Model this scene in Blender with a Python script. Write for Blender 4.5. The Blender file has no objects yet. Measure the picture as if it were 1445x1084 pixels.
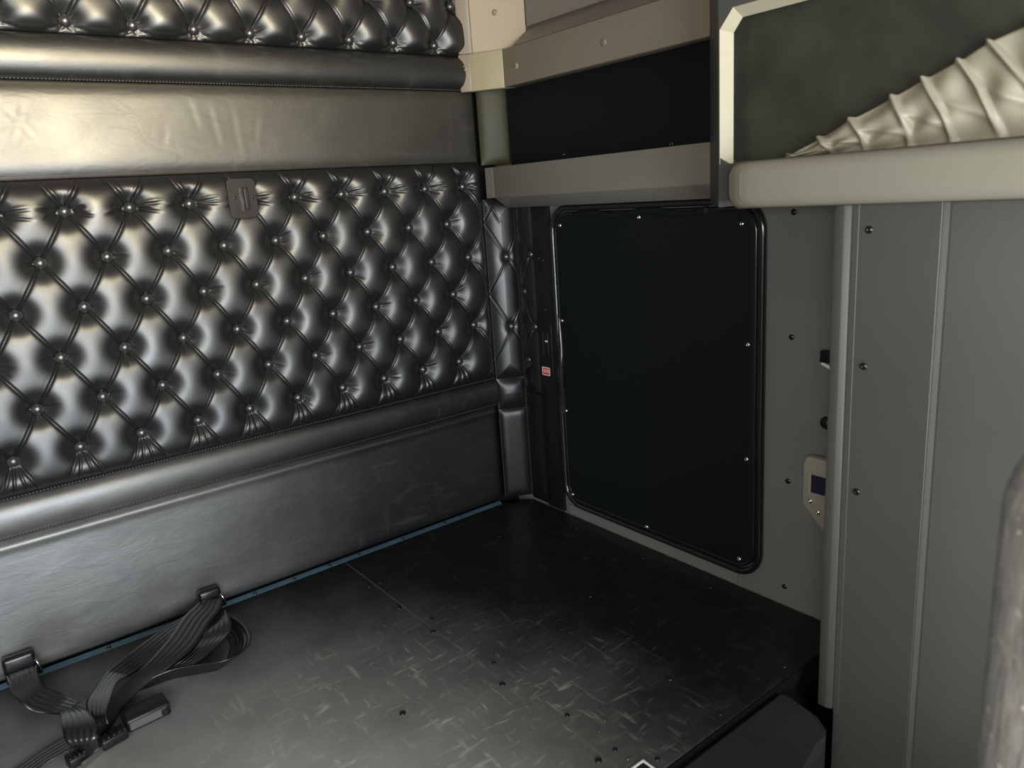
# Sleeper berth of a truck cab: tufted black leather rear wall, black bunk boards,
# hatch panel in the side wall, grey cabinets on the right.  Metres, z = 0 is the bunk board top.
import bpy, bmesh, math, random
import numpy as np
from mathutils import Vector, Matrix, Euler

random.seed(7)
rng = np.random.RandomState(11)
SC = bpy.context.scene
COL = SC.collection
PI = math.pi
WPOS = {}                                   # world position of every object that may be a parent


# ------------------------------------------------------------------ materials
def new_mat(name):
    m = bpy.data.materials.new(name)
    m.use_nodes = True
    nt = m.node_tree
    return m, nt, nt.nodes['Principled BSDF']


def ramp(nt, fac, p0, c0, p1, c1):
    r = nt.nodes.new('ShaderNodeValToRGB')
    r.color_ramp.elements[0].position = p0
    r.color_ramp.elements[0].color = c0 if len(c0) == 4 else (*c0, 1)
    r.color_ramp.elements[1].position = p1
    r.color_ramp.elements[1].color = c1 if len(c1) == 4 else (*c1, 1)
    nt.links.new(fac, r.inputs[0])
    return r.outputs[0]


def coords(nt, scale=(1, 1, 1), rot=(0, 0, 0)):
    t = nt.nodes.new('ShaderNodeNewGeometry')
    mp = nt.nodes.new('ShaderNodeMapping')
    mp.vector_type = 'TEXTURE' if False else 'POINT'
    mp.inputs['Scale'].default_value = scale
    mp.inputs['Rotation'].default_value = rot
    nt.links.new(t.outputs['Position'], mp.inputs['Vector'])
    return mp.outputs[0]


def noise(nt, vec, scale, detail=3, rough=.55, dist=0.0):
    n = nt.nodes.new('ShaderNodeTexNoise')
    n.inputs['Scale'].default_value = scale
    n.inputs['Detail'].default_value = detail
    n.inputs['Roughness'].default_value = rough
    n.inputs['Distortion'].default_value = dist
    nt.links.new(vec, n.inputs['Vector'])
    return n.outputs['Fac']


def math_node(nt, op, a, b):
    n = nt.nodes.new('ShaderNodeMath')
    n.operation = op
    for i, v in enumerate((a, b)):
        if isinstance(v, (int, float)):
            n.inputs[i].default_value = v
        else:
            nt.links.new(v, n.inputs[i])
    return n.outputs[0]


def bump(nt, h, strength, dist=.001, prev=None):
    b = nt.nodes.new('ShaderNodeBump')
    b.inputs['Strength'].default_value = strength
    b.inputs['Distance'].default_value = dist
    nt.links.new(h, b.inputs['Height'])
    if prev is not None:
        nt.links.new(prev, b.inputs['Normal'])
    return b.outputs[0]


def mix_rgb(nt, fac, a, b):
    n = nt.nodes.new('ShaderNodeMix')
    n.data_type = 'RGBA'
    nt.links.new(fac, n.inputs[0])
    for idx, v in ((6, a), (7, b)):
        if isinstance(v, tuple):
            n.inputs[idx].default_value = (*v, 1)
        else:
            nt.links.new(v, n.inputs[idx])
    return n.outputs[2]


def simple(name, col, rough, metal=0.0, spec=.5, bscale=0, bstr=0, var=0.0, coat=0.0):
    m, nt, p = new_mat(name)
    p.inputs['Base Color'].default_value = (*col, 1)
    p.inputs['Roughness'].default_value = rough
    p.inputs['Metallic'].default_value = metal
    p.inputs['Specular IOR Level'].default_value = spec
    p.inputs['Coat Weight'].default_value = coat
    v = coords(nt)
    n1 = noise(nt, v, 9, 4)
    c = ramp(nt, n1, .3, tuple(x * (1 - var) for x in col), .7, tuple(x * (1 + var) for x in col))
    nt.links.new(c, p.inputs['Base Color'])
    if bstr:
        nt.links.new(bump(nt, noise(nt, v, bscale, 3), bstr), p.inputs['Normal'])
    return m


def leather(name, col, r0, r1, scuff=0.0, wrinkle=0.0, spec=.5, scuffcol=(.09, .088, .085), wear_sheen=None):
    m, nt, p = new_mat(name)
    v = coords(nt)
    big = noise(nt, v, 7, 4, .6)
    fine = noise(nt, v, 420, 2)
    r = ramp(nt, big, .3, (r0,) * 3, .72, (r1,) * 3)
    nt.links.new(r, p.inputs['Roughness'])
    p.inputs['Specular IOR Level'].default_value = spec
    if scuff:
        a = noise(nt, coords(nt, (9, 9, 40), (0, .5, 0)), 1.0, 5, .65, 1.2)
        b = noise(nt, coords(nt, (34, 34, 7), (0, .25, 0)), 1.0, 4, .6, .8)
        s = math_node(nt, 'MAXIMUM', ramp(nt, a, .56, (0, 0, 0), .8, (1, 1, 1)), ramp(nt, b, .60, (0, 0, 0), .8, (1, 1, 1)))
        s = math_node(nt, 'MULTIPLY', s, scuff)
        base = col
        if wear_sheen:                                            # rubbed patch plus sheen painted into the colour, with its own centre and reach
            (wx, wy, wz), reach, wcol = wear_sheen
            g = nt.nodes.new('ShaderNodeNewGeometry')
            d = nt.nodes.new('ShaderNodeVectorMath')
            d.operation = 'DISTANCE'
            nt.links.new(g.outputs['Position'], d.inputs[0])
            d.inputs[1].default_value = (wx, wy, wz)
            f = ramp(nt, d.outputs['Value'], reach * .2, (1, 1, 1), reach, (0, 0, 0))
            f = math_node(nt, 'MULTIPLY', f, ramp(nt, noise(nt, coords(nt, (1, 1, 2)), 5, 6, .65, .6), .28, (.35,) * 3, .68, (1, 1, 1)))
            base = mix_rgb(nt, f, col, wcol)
        nt.links.new(mix_rgb(nt, s, base, scuffcol), p.inputs['Base Color'])
    else:
        p.inputs['Base Color'].default_value = (*col, 1)
    nb = bump(nt, fine, .12, .0006)
    if wrinkle:
        w = noise(nt, coords(nt, (1, 1, 2.6)), 11, 5, .62, .9)
        nb = bump(nt, w, wrinkle, .01, nb)
    nt.links.new(nb, p.inputs['Normal'])
    return m


M = {}
M['leather'] = leather('black_tufted_leather', (.006, .006, .0066), .36, .45, spec=.75)
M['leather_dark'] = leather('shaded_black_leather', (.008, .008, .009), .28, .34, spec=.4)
M['leather_smooth'] = leather('black_smooth_leather', (.005, .005, .0052), .37, .43, scuff=.25, wrinkle=.08, spec=1.0, wear_sheen=((-.2, 0, .14), .78, (.088, .086, .083)))
M['leather_upper'] = leather('worn_upper_leather', (.020, .018, .014), .36, .46, scuff=.35, wrinkle=.08, spec=.9, scuffcol=(.08, .072, .05))
M['leather_roll'] = leather('black_roll_leather', (.007, .007, .007), .34, .42, scuff=.25, wrinkle=.05, spec=.85, wear_sheen=((-.2, 0, .35), .7, (.07, .068, .064)))
M['button'] = leather('leather_button', (.016, .016, .017), .26, .32, spec=.8)
M['thread'] = simple('black_thread', (.03, .03, .032), .6)
M['vinyl'] = simple('matt_black_vinyl', (.0045, .0065, .0065), .6, spec=.2, bscale=900, bstr=.08)
M['rubber'] = simple('glossy_black_rubber', (.010, .010, .010), .16, spec=.6)
M['blackplastic'] = simple('black_plastic', (.008, .008, .009), .38, spec=.3, bscale=500, bstr=.05)
M['shinyblack'] = simple('black_screw_metal', (.012, .012, .013), .18, metal=.3, spec=.7)
M['chrome'] = simple('screw_steel', (.62, .60, .56), .22, metal=1.0)
M['greyplastic'] = simple('grey_textured_plastic', (.155, .143, .118), .50, bscale=700, bstr=.10, var=.03)
M['greywall'] = simple('grey_wall_vinyl', (.140, .140, .132), .52, bscale=700, bstr=.10, var=.03)
M['beige'] = simple('taupe_moulded_plastic', (.20, .166, .120), .46, bscale=500, bstr=.06, var=.03)
M['rail'] = simple('grey_beige_rail_plastic', (.22, .20, .155), .50, bscale=500, bstr=.05, var=.02)
M['jamb'] = simple('cream_reveal_plastic', (.37, .33, .23), .50, var=.02)
M['plate'] = leather('taupe_plate_leather', (.36, .29, .21), .38, .46, wrinkle=.05)
M['backcloth'] = leather('taupe_recess_vinyl', (.20, .165, .135), .4, .55, wrinkle=.1)
M['darkpanel'] = simple('smoky_dark_panel', (.036, .035, .027), .26, spec=.7, var=.3)
M['cabinet'] = simple('grey_cabinet_plastic', (.060, .058, .052), .50, bscale=700, bstr=.10, var=.03)
M['cream'] = simple('cream_trim_end', (.31, .265, .165), .42, var=.03)
M['olive'] = leather('olive_sheen_leather', (.030, .029, .013), .46, .56, wrinkle=.06, spec=.3)
M['satin'] = simple('satin_curtain_cloth', (.30, .265, .195), .42, spec=.4, bscale=160, bstr=.08, var=.04)
M['webbing'] = None
M['anchorgrey'] = simple('dark_grey_buckle_side', (.07, .068, .066), .4)
M['deepblack'] = simple('flat_black_backing', (.005, .005, .005), .9, spec=.1)
M['seamgrey'] = simple('rubbed_grey_board_edge', (.13, .13, .13), .6)
M['cabdoor'] = simple('grey_cabinet_door_plastic', (.085, .081, .070), .5, bscale=700, bstr=.1, var=.03)
M['anchorblack'] = simple('black_anchor_cover', (.006, .006, .0065), .30, spec=.5)
M['outlet'] = simple('beige_outlet_plastic', (.29, .275, .22), .42)
M['white'] = simple('white_plastic', (.75, .75, .72), .4)
M['red'] = simple('red_sticker_print', (.42, .012, .03), .45)
M['pink'] = simple('pale_pink_sticker_border', (.85, .55, .50), .45)
M['bluesteel'] = simple('blue_grey_edge_strip', (.065, .115, .155), .32, metal=.5, var=.25)
M['purple'] = simple('dark_violet_recess', (.012, .008, .022), .5)
M['carpet'] = simple('charcoal_carpet', (.030, .0285, .027), .95, spec=.1, bscale=900, bstr=.6, var=.15)
M['cabfloor'] = simple('black_cab_floor', (.015, .015, .015), .8, bscale=500, bstr=.3)
M['ceiling'] = simple('grey_headliner', (.22, .20, .17), .8, bscale=500, bstr=.2)
M['latch'] = simple('aged_black_metal', (.011, .0108, .010), .5, metal=0, spec=.22, bscale=260, bstr=.25, var=.3)


def webbing_mat():
    m, nt, p = new_mat('black_belt_webbing')
    p.inputs['Base Color'].default_value = (.008, .008, .0085, 1)
    p.inputs['Roughness'].default_value = .30
    p.inputs['Specular IOR Level'].default_value = .9
    uv = nt.nodes.new('ShaderNodeUVMap')
    mp = nt.nodes.new('ShaderNodeMapping')
    nt.links.new(uv.outputs[0], mp.inputs[0])
    w = nt.nodes.new('ShaderNodeTexWave')
    w.inputs['Scale'].default_value = 1.6
    w.wave_profile = 'SIN'
    nt.links.new(mp.outputs[0], w.inputs['Vector'])
    f = noise(nt, coords(nt), 700, 2)
    nb = bump(nt, w.outputs['Fac'], .5, .0012)
    nb = bump(nt, f, .15, .0006, nb)
    nt.links.new(nb, p.inputs['Normal'])
    return m


M['webbing'] = webbing_mat()


def board_mat():
    m, nt, p = new_mat('scuffed_black_board')
    v = coords(nt)
    a = noise(nt, coords(nt, (14, 66, 10), (0, 0, .35)), 1.0, 5, .65, .5)
    b = noise(nt, coords(nt, (70, 13, 10), (0, 0, -.25)), 1.0, 5, .65, .5)
    big = noise(nt, v, 5, 3)
    s = math_node(nt, 'MAXIMUM', ramp(nt, a, .57, (0, 0, 0), .80, (1, 1, 1)), ramp(nt, b, .58, (0, 0, 0), .80, (1, 1, 1)))
    s = math_node(nt, 'MULTIPLY', s, ramp(nt, big, .34, (.2, .2, .2), .56, (1, 1, 1)))
    # the scuffing sits where gear gets dragged in over the front edge
    d = nt.nodes.new('ShaderNodeVectorMath')
    d.operation = 'DISTANCE'
    g = nt.nodes.new('ShaderNodeNewGeometry')
    nt.links.new(g.outputs['Position'], d.inputs[0])
    d.inputs[1].default_value = (.20, -.82, 0)
    wear_sheen = ramp(nt, d.outputs['Value'], .10, (1, 1, 1), .60, (.05, .05, .05))
    s = math_node(nt, 'MULTIPLY', s, wear_sheen)
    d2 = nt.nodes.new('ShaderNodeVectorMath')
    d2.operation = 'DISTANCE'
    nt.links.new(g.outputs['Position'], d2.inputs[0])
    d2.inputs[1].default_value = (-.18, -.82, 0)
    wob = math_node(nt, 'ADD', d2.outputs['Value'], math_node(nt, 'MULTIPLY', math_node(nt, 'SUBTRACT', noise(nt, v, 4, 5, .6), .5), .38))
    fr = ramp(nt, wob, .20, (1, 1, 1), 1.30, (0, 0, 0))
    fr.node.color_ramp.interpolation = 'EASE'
    sheen_mask = math_node(nt, 'MULTIPLY', fr, ramp(nt, noise(nt, v, 3.5, 4), .25, (.65,) * 3, .7, (1, 1, 1)))
    sheen_col = mix_rgb(nt, sheen_mask, (.008, .009, .0095), (.33, .322, .315))  # board sheen painted into the base colour, fading with distance
    nt.links.new(mix_rgb(nt, s, sheen_col, (.75, .72, .66)), p.inputs['Base Color'])
    r = ramp(nt, s, 0, (.40,) * 3, 1, (.62,) * 3)
    nt.links.new(r, p.inputs['Roughness'])
    p.inputs['Specular IOR Level'].default_value = .32
    nb = bump(nt, noise(nt, v, 600, 2), .10, .0006)
    nt.links.new(bump(nt, noise(nt, v, 6, 2), .05, .02, nb), p.inputs['Normal'])
    return m


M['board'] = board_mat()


def seat_mat():
    m, nt, p = new_mat('grey_flecked_seat_cloth')
    a = noise(nt, coords(nt, (160, 160, 24)), 1.0, 4, .7)
    f = noise(nt, coords(nt), 130, 1)
    c = ramp(nt, a, .35, (.20, .195, .185), .7, (.46, .45, .43))
    nt.links.new(mix_rgb(nt, ramp(nt, f, .70, (0, 0, 0), .74, (1, 1, 1)), c, (.75, .66, .58)), p.inputs['Base Color'])
    p.inputs['Roughness'].default_value = .95
    p.inputs['Specular IOR Level'].default_value = .1
    nt.links.new(bump(nt, a, .5, .004), p.inputs['Normal'])
    return m


M['seatcloth'] = seat_mat()


# ------------------------------------------------------------------ object helpers
def thing(name, label, cat, loc=(0, 0, 0), group=None):
    o = bpy.data.objects.new(name, None)
    o.empty_display_size = .05
    COL.objects.link(o)
    o.location = loc
    WPOS[o] = Vector(loc)
    return tag(o, label, cat, group)


def tag(o, label, cat, group=None):
    o['label'] = label
    o['category'] = cat
    if group:
        o['group'] = group
    return o


def struct(o):
    o['kind'] = 'structure'
    return o


def place(o, parent, world):
    world = Vector(world)
    if parent is not None:
        o.parent = parent
        o.location = world - WPOS[parent]
    else:
        o.location = world
    WPOS[o] = world
    return o


def link_mesh(name, me, mat, parent=None, centre=True):
    """mesh given in world coordinates -> object with its origin at the mesh's own centre"""
    n = len(me.vertices)
    co = np.empty(n * 3, dtype=np.float32)
    me.vertices.foreach_get('co', co)
    co = co.reshape(-1, 3)
    c = (co.min(0) + co.max(0)) / 2
    co -= c
    me.vertices.foreach_set('co', co.ravel())
    me.update()
    if mat is not None:
        me.materials.append(mat)
    o = bpy.data.objects.new(name, me)
    COL.objects.link(o)
    return place(o, parent, c.tolist())


def obj(name, verts, faces, mat, parent=None, smooth=False):
    me = bpy.data.meshes.new(name)
    me.from_pydata([tuple(map(float, v)) for v in verts], [], faces)
    bm = bmesh.new()
    bm.from_mesh(me)
    bmesh.ops.recalc_face_normals(bm, faces=bm.faces)
    bm.to_mesh(me)
    bm.free()
    if smooth:
        me.shade_smooth()
    return link_mesh(name, me, mat, parent)


def bm_obj(name, bm, mat, parent=None, smooth=True, auto=35):
    bmesh.ops.recalc_face_normals(bm, faces=bm.faces)
    me = bpy.data.meshes.new(name)
    for e in bm.edges:
        if len(e.link_faces) == 2 and e.calc_face_angle(0) > math.radians(auto):
            e.smooth = False
    bm.to_mesh(me)
    bm.free()
    if smooth:
        me.shade_smooth()
    return link_mesh(name, me, mat, parent)


def add_box(bm, lo, hi, bev=0, seg=2, rot=None):
    lo, hi = Vector(lo), Vector(hi)
    r = bmesh.ops.create_cube(bm, size=1)
    vs = r['verts']
    c = (lo + hi) / 2
    s = hi - lo
    for v in vs:
        v.co = Vector((v.co.x * s.x, v.co.y * s.y, v.co.z * s.z))
    if bev:
        es = list({e for v in vs for e in v.link_edges})
        rr = bmesh.ops.bevel(bm, geom=es, offset=bev, segments=seg, profile=.5, affect='EDGES')
        vs = list({v for f in rr['faces'] for v in f.verts} | {v for v in vs if v.is_valid})
    for v in vs:
        if rot is not None:
            v.co = rot @ v.co
        v.co += c
    return vs


def box(name, lo, hi, mat, parent=None, bev=0, seg=2, rot=None):
    bm = bmesh.new()
    add_box(bm, lo, hi, bev, seg, rot)
    return bm_obj(name, bm, mat, parent)


def prism(name, poly, axis, a, b, mat, parent=None, bev=0, seg=2):
    """extrude a 2-D polygon along an axis; the polygon lists the two other coordinates in xyz order"""
    def p3(p, t):
        return {'x': (t, p[0], p[1]), 'y': (p[0], t, p[1]), 'z': (p[0], p[1], t)}[axis]
    bm = bmesh.new()
    A = [bm.verts.new(p3(p, a)) for p in poly]
    B = [bm.verts.new(p3(p, b)) for p in poly]
    n = len(poly)
    bm.faces.new(A)
    bm.faces.new(B[::-1])
    for i in range(n):
        bm.faces.new((A[i], B[i], B[(i + 1) % n], A[(i + 1) % n]))
    bmesh.ops.recalc_face_normals(bm, faces=bm.faces)
    if bev:
        bmesh.ops.bevel(bm, geom=list(bm.edges), offset=bev, segments=seg, profile=.5, affect='EDGES')
    return bm_obj(name, bm, mat, parent)


def rrect(y0, y1, z0, z1, r, n=8):
    """rounded rectangle outline, counter-clockwise"""
    pts = []
    for cx, cy, a0 in ((y1 - r, z1 - r, 0), (y0 + r, z1 - r, 90), (y0 + r, z0 + r, 180), (y1 - r, z0 + r, 270)):
        for k in range(n + 1):
            a = math.radians(a0 + 90 * k / n)
            pts.append((cx + r * math.cos(a), cy + r * math.sin(a)))
    return pts


def tube(name, pts, rad, mat, parent=None, closed=False, n=10, squash=None):
    P = [Vector(p) for p in pts]
    m = len(P)
    verts, faces = [], []
    for i in range(m):
        t = (P[(i + 1) % m] - P[i - 1]) if closed else (P[min(i + 1, m - 1)] - P[max(i - 1, 0)])
        t.normalize()
        ref = squash if squash is not None else Vector((0, 0, 1))
        u = t.cross(ref)
        if u.length < 1e-4:
            u = t.cross(Vector((1, 0, 0)))
        u.normalize()
        w = u.cross(t).normalized()
        r = rad(i) if callable(rad) else rad
        ru, rw = r if isinstance(r, tuple) else (r, r)
        for k in range(n):
            a = 2 * PI * k / n
            verts.append(P[i] + u * (ru * math.cos(a)) + w * (rw * math.sin(a)))
    for i in range(m if closed else m - 1):
        j = (i + 1) % m
        for k in range(n):
            k2 = (k + 1) % n
            faces.append((i * n + k, j * n + k, j * n + k2, i * n + k2))
    if not closed:
        faces.append(tuple(range(n))[::-1])
        faces.append(tuple((m - 1) * n + k for k in range(n)))
    return obj(name, verts, faces, mat, parent, smooth=True)


# ------------------------------------------------------------------ padded fields
def pad(name, O, du, n, U, V, hfun, mat, parent=None, step=.003, back=.02, dv=(0, 0, 1)):
    """closed upholstered slab: surface point = O + u*du + v*dv + h(u,v)*n ; U, V are (min, max)"""
    O, du, dv, n = (np.array(x, float) for x in (O, du, dv, n))
    nu = max(4, int(round((U[1] - U[0]) / step)))
    nv = max(4, int(round((V[1] - V[0]) / step)))
    u = np.linspace(U[0], U[1], nu)
    v = np.linspace(V[0], V[1], nv)
    uu, vv = np.meshgrid(u, v)
    h = hfun(uu, vv)
    P = O + uu[..., None] * du + vv[..., None] * dv + h[..., None] * n
    P = P.reshape(-1, 3)
    idx = np.arange(nu * nv).reshape(nv, nu)
    q = np.stack([idx[:-1, :-1], idx[:-1, 1:], idx[1:, 1:], idx[1:, :-1]], -1).reshape(-1, 4)
    ring = np.concatenate([idx[0, :-1], idx[:-1, -1], idx[-1, :0:-1], idx[:0:-1, 0]])
    base = O + uu[..., None] * du + vv[..., None] * dv - back * n
    base = base.reshape(-1, 3)[ring]
    nb = len(ring)
    off = nu * nv
    k = np.arange(nb)
    k2 = (k + 1) % nb
    sk = np.stack([ring[k2], ring[k], off + k, off + k2], -1)
    verts = np.concatenate([P, base])
    quads = np.concatenate([q, sk])
    nrm = np.cross(du, dv)
    if nrm @ n < 0:
        quads = quads[:, ::-1]
    me = bpy.data.meshes.new(name)
    nq = len(quads)
    me.vertices.add(len(verts))
    me.vertices.foreach_set('co', verts.astype(np.float32).ravel())
    me.loops.add(nq * 4 + nb)
    cap = (off + k)[::-1] if nrm @ n > 0 else off + k
    me.loops.foreach_set('vertex_index', np.concatenate([quads.ravel(), cap]).astype(np.int32))
    me.polygons.add(nq + 1)
    me.polygons.foreach_set('loop_start', np.concatenate([np.arange(nq) * 4, [nq * 4]]).astype(np.int32))
    me.polygons.foreach_set('use_smooth', np.concatenate([np.ones(nq, bool), [False]]))
    me.update(calc_edges=True)
    me.validate()
    return link_mesh(name, me, mat, parent)


def border(uu, vv, U, V):
    return np.minimum(np.minimum(uu - U[0], U[1] - uu), np.minimum(vv - V[0], V[1] - vv))


def crease(h, uu, vv, p, q, w, d, ridge=.4, side=1, fade=(.3, .3)):
    """cut a pleat line from p to q into the height array"""
    p, q = np.array(p, float), np.array(q, float)
    L = np.linalg.norm(q - p)
    if L < 1e-5:
        return
    t = (q - p) / L
    nrm = np.array([-t[1], t[0]]) * side
    lo = np.minimum(p, q) - 5 * w
    hi = np.maximum(p, q) + 5 * w
    u, v = uu[0], vv[:, 0]
    i0, i1 = np.searchsorted(u, lo[0]), np.searchsorted(u, hi[0])
    j0, j1 = np.searchsorted(v, lo[1]), np.searchsorted(v, hi[1])
    if i1 <= i0 or j1 <= j0:
        return
    a = uu[j0:j1, i0:i1] - p[0]
    b = vv[j0:j1, i0:i1] - p[1]
    s = (a * t[0] + b * t[1]) / L
    e = a * nrm[0] + b * nrm[1]
    f = np.clip(s / max(fade[0], 1e-3), 0, 1) * np.clip((1 - s) / max(fade[1], 1e-3), 0, 1)
    f = f * f * (3 - 2 * f)
    prof = -np.exp(-(e / w) ** 2) + ridge * np.exp(-((e - 2.1 * w) / (1.2 * w)) ** 2)
    h[j0:j1, i0:i1] += d * f * prof


def tuft_height(buttons, U, V, x0, z0, dx, dz, amp=.029, sig=.0265, edge=.016, bottom_pleats=True, seed=3, wild=1.0, top_pull=True):
    R = np.random.RandomState(seed)

    def hf(uu, vv):
        # rhombus coordinates: buttons at integer (a, b)
        s = (uu - x0) / dx
        t = -(vv - z0) / dz
        a, b = s + t / 2, -s + t / 2
        ea = np.abs(a - np.round(a)) * (dx * dz / math.hypot(dx / 2, dz))
        eb = np.abs(b - np.round(b)) * (dx * dz / math.hypot(dx / 2, dz))
        h = amp * (.90 + .10 * np.sin(PI * a) ** 2 * np.sin(PI * b) ** 2)
        h *= (1 - .12 * np.exp(-(ea / .005) ** 1.2)) * (1 - .12 * np.exp(-(eb / .005) ** 1.2))
        for bu, bv in buttons:
            h *= 1 - .95 * np.exp(-(np.hypot(uu - bu, (vv - bv) * .95) / sig) ** 2.2)
        d = border(uu, vv, U, V)
        h *= 1 - np.exp(-(np.maximum(d, 0) / edge) ** 1.2)
        key = {(round((bu - x0) / dx * 2), round(-(bv - z0) / dz)) for bu, bv in buttons}
        for bu, bv in buttons:
            kx, kz = round((bu - x0) / dx * 2), round(-(bv - z0) / dz)
            for sx in (-1, 1):
                for sz in (-1, 1):
                    q = (bu + sx * dx / 2, bv - sz * dz)
                    if (kx + sx, kz + sz) in key:
                        if sz < 0:
                            continue                       # the lower neighbour draws it
                        crease(h, uu, vv, (bu, bv), q, .0021, .0044, .16, sx, (.12, .12))
                    else:
                        k = 1.0
                        if q[1] > V[1] or q[1] < V[0]:
                            lim = V[1] if q[1] > V[1] else V[0]
                            k = (lim - bv) / (q[1] - bv)
                        if sz > 0 and q[1] < V[0] + .02 and bottom_pleats:
                            continue
                        crease(h, uu, vv, (bu, bv), (bu + (q[0] - bu) * k, bv + (q[1] - bv) * k), .0030, .0045, .4, sx, (.12, .35))
            if bottom_pleats and bv - V[0] < dz * 1.0:      # fan of pleats down to the seam
                for o in (-.036, -.010, .012, .040):
                    o += R.uniform(-.006, .006)
                    crease(h, uu, vv, (bu + o * .22, bv - .010), (bu + o, V[0] + .004), .0019, .0034, .15, 1 if o > 0 else -1, (.1, .3))
            for _ in range(int(R.randint(3, 6) * wild)):    # small gathers radiating from the button
                ang = R.choice([0, PI, -PI / 2, PI / 2], p=[.36, .26, .22, .16]) + R.normal(0, .42)
                l = R.uniform(.022, .046)
                crease(h, uu, vv, (bu + .010 * math.cos(ang), bv + .010 * math.sin(ang)),
                       (bu + l * math.cos(ang), bv + l * math.sin(ang)), R.uniform(.0018, .0030), R.uniform(.0010, .0024), .5,
                       R.choice([-1, 1]), (.15, .7))
            if top_pull and V[1] - bv < dz * .8:             # the top row is pulled sideways: horizontal gathers
                for o in (-.010, -.003, .005):
                    l = R.uniform(.035, .075)
                    crease(h, uu, vv, (bu + .012, bv + o * .4), (bu + l, bv + o * 1.5), .0028, .0034, .5, 1, (.1, .6))
                    l = R.uniform(.030, .06)
                    crease(h, uu, vv, (bu - .012, bv + o * .4), (bu - l, bv + o * 1.4), .0028, .0030, .5, -1, (.1, .6))
        return np.maximum(h, -.004)
    return hf


def plain_height(U, V, amp=.006, edge=.012, lump=0.0, seed=1):
    R = np.random.RandomState(seed)
    ph = R.uniform(0, 6, 6)

    def hf(uu, vv):
        d = np.maximum(border(uu, vv, U, V), 0)
        a_ = np.maximum(np.minimum(uu - U[0], U[1] - uu), 0)
        b_ = np.maximum(np.minimum(vv - V[0], V[1] - vv), 0)
        h = amp * (1 - np.exp(-(a_ / edge) ** 1.2)) * (1 - np.exp(-(b_ / edge) ** 1.2))
        if lump:
            h += lump * (np.sin(uu * 23 + ph[0]) * np.sin(vv * 31 + ph[1]) + .6 * np.sin(uu * 47 + vv * 20 + ph[2])) * (1 - np.exp(-d / .03))
        return h
    return hf


def roll_height(V, amp=.020, p=2.0):
    c, r = (V[0] + V[1]) / 2, (V[1] - V[0]) / 2

    def hf(uu, vv):
        return amp * np.sqrt(np.clip(1 - np.abs((vv - c) / r) ** p, 0, 1))
    return hf


def stitches(name, a, b, parent, mat, pitch=.0065, size=.0011, nrm=(0, -1, 0)):
    a, b, nrm = Vector(a), Vector(b), Vector(nrm)
    n = int((b - a).length / pitch)
    t = (b - a).normalized()
    w = t.cross(nrm).normalized()
    verts, faces = [], []
    for i in range(n):
        c = a + t * (pitch * (i + .5))
        base = len(verts)
        for s0, hh in ((-.34, 0), (-.2, 1), (.2, 1), (.34, 0)):
            for sw in (-1, 1):
                verts.append(c + t * (s0 * pitch) + w * (sw * size) + nrm * (hh * size * 1.2 + .0002))
        for k in range(3):
            faces.append((base + 2 * k, base + 2 * k + 1, base + 2 * k + 3, base + 2 * k + 2))
    return obj(name, verts, faces, mat, parent, smooth=True)


# button: domed cloth-covered nail head, axis along +Z in its own frame
def dome_mesh(name, r, h, mat, socket=0.0, seg=18):
    prof = [(0, h)] if not socket else [(0, h - socket), (r * .34, h - socket), (r * .38, h * .97)]
    for k in range(1, 7):
        a = PI / 2 * k / 6
        rr, hh = r * math.sin(a), h * math.cos(a)
        if not socket or rr > r * .4:
            prof.append((rr, hh))
    prof.append((r * .9, -h * .4))
    verts, faces = [(0, 0, prof[0][1])], []
    for rr, hh in prof[1:]:
        for k in range(seg):
            a = 2 * PI * k / seg
            verts.append((rr * math.cos(a), rr * math.sin(a), hh))
    for k in range(seg):
        faces.append((0, 1 + k, 1 + (k + 1) % seg))
    for i in range(len(prof) - 2):
        for k in range(seg):
            k2 = (k + 1) % seg
            faces.append((1 + i * seg + k, 1 + (i + 1) * seg + k, 1 + (i + 1) * seg + k2, 1 + i * seg + k2))
    me = bpy.data.meshes.new(name)
    me.from_pydata(verts, [], faces)
    me.shade_smooth()
    me.materials.append(mat)
    return me


BUTTON = dome_mesh('button', .0118, .0095, M['button'])
SCREW_BLACK = dome_mesh('black_screw', .0062, .0030, M['shinyblack'], .0014)
SCREW_SMALL = dome_mesh('small_black_screw', .0046, .0026, M['shinyblack'], .0012)
SCREW_STEEL = dome_mesh('steel_screw', .0056, .0034, M['chrome'], .0014)
SCREW_TAUPE = dome_mesh('taupe_screw_cap', .0085, .0050, M['beige'], .0030)
RECESS = dome_mesh('screw_recess', .0034, .0012, M['blackplastic'])


def stud(name, me, world, nrm, parent):
    o = bpy.data.objects.new(name, me)
    COL.objects.link(o)
    o.rotation_euler = Vector(nrm).to_track_quat('Z', 'Y').to_euler()
    return place(o, parent, world)


# ------------------------------------------------------------------ the setting
XW = 1.102                                    # face of the side wall
struct(box('wall_back', (-1.25, .030, -.50), (1.30, .080, 1.80), M['vinyl']))
struct(box('wall_right', (XW, -3.20, -.50), (1.20, .0295, 1.80), M['greywall']))
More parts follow.
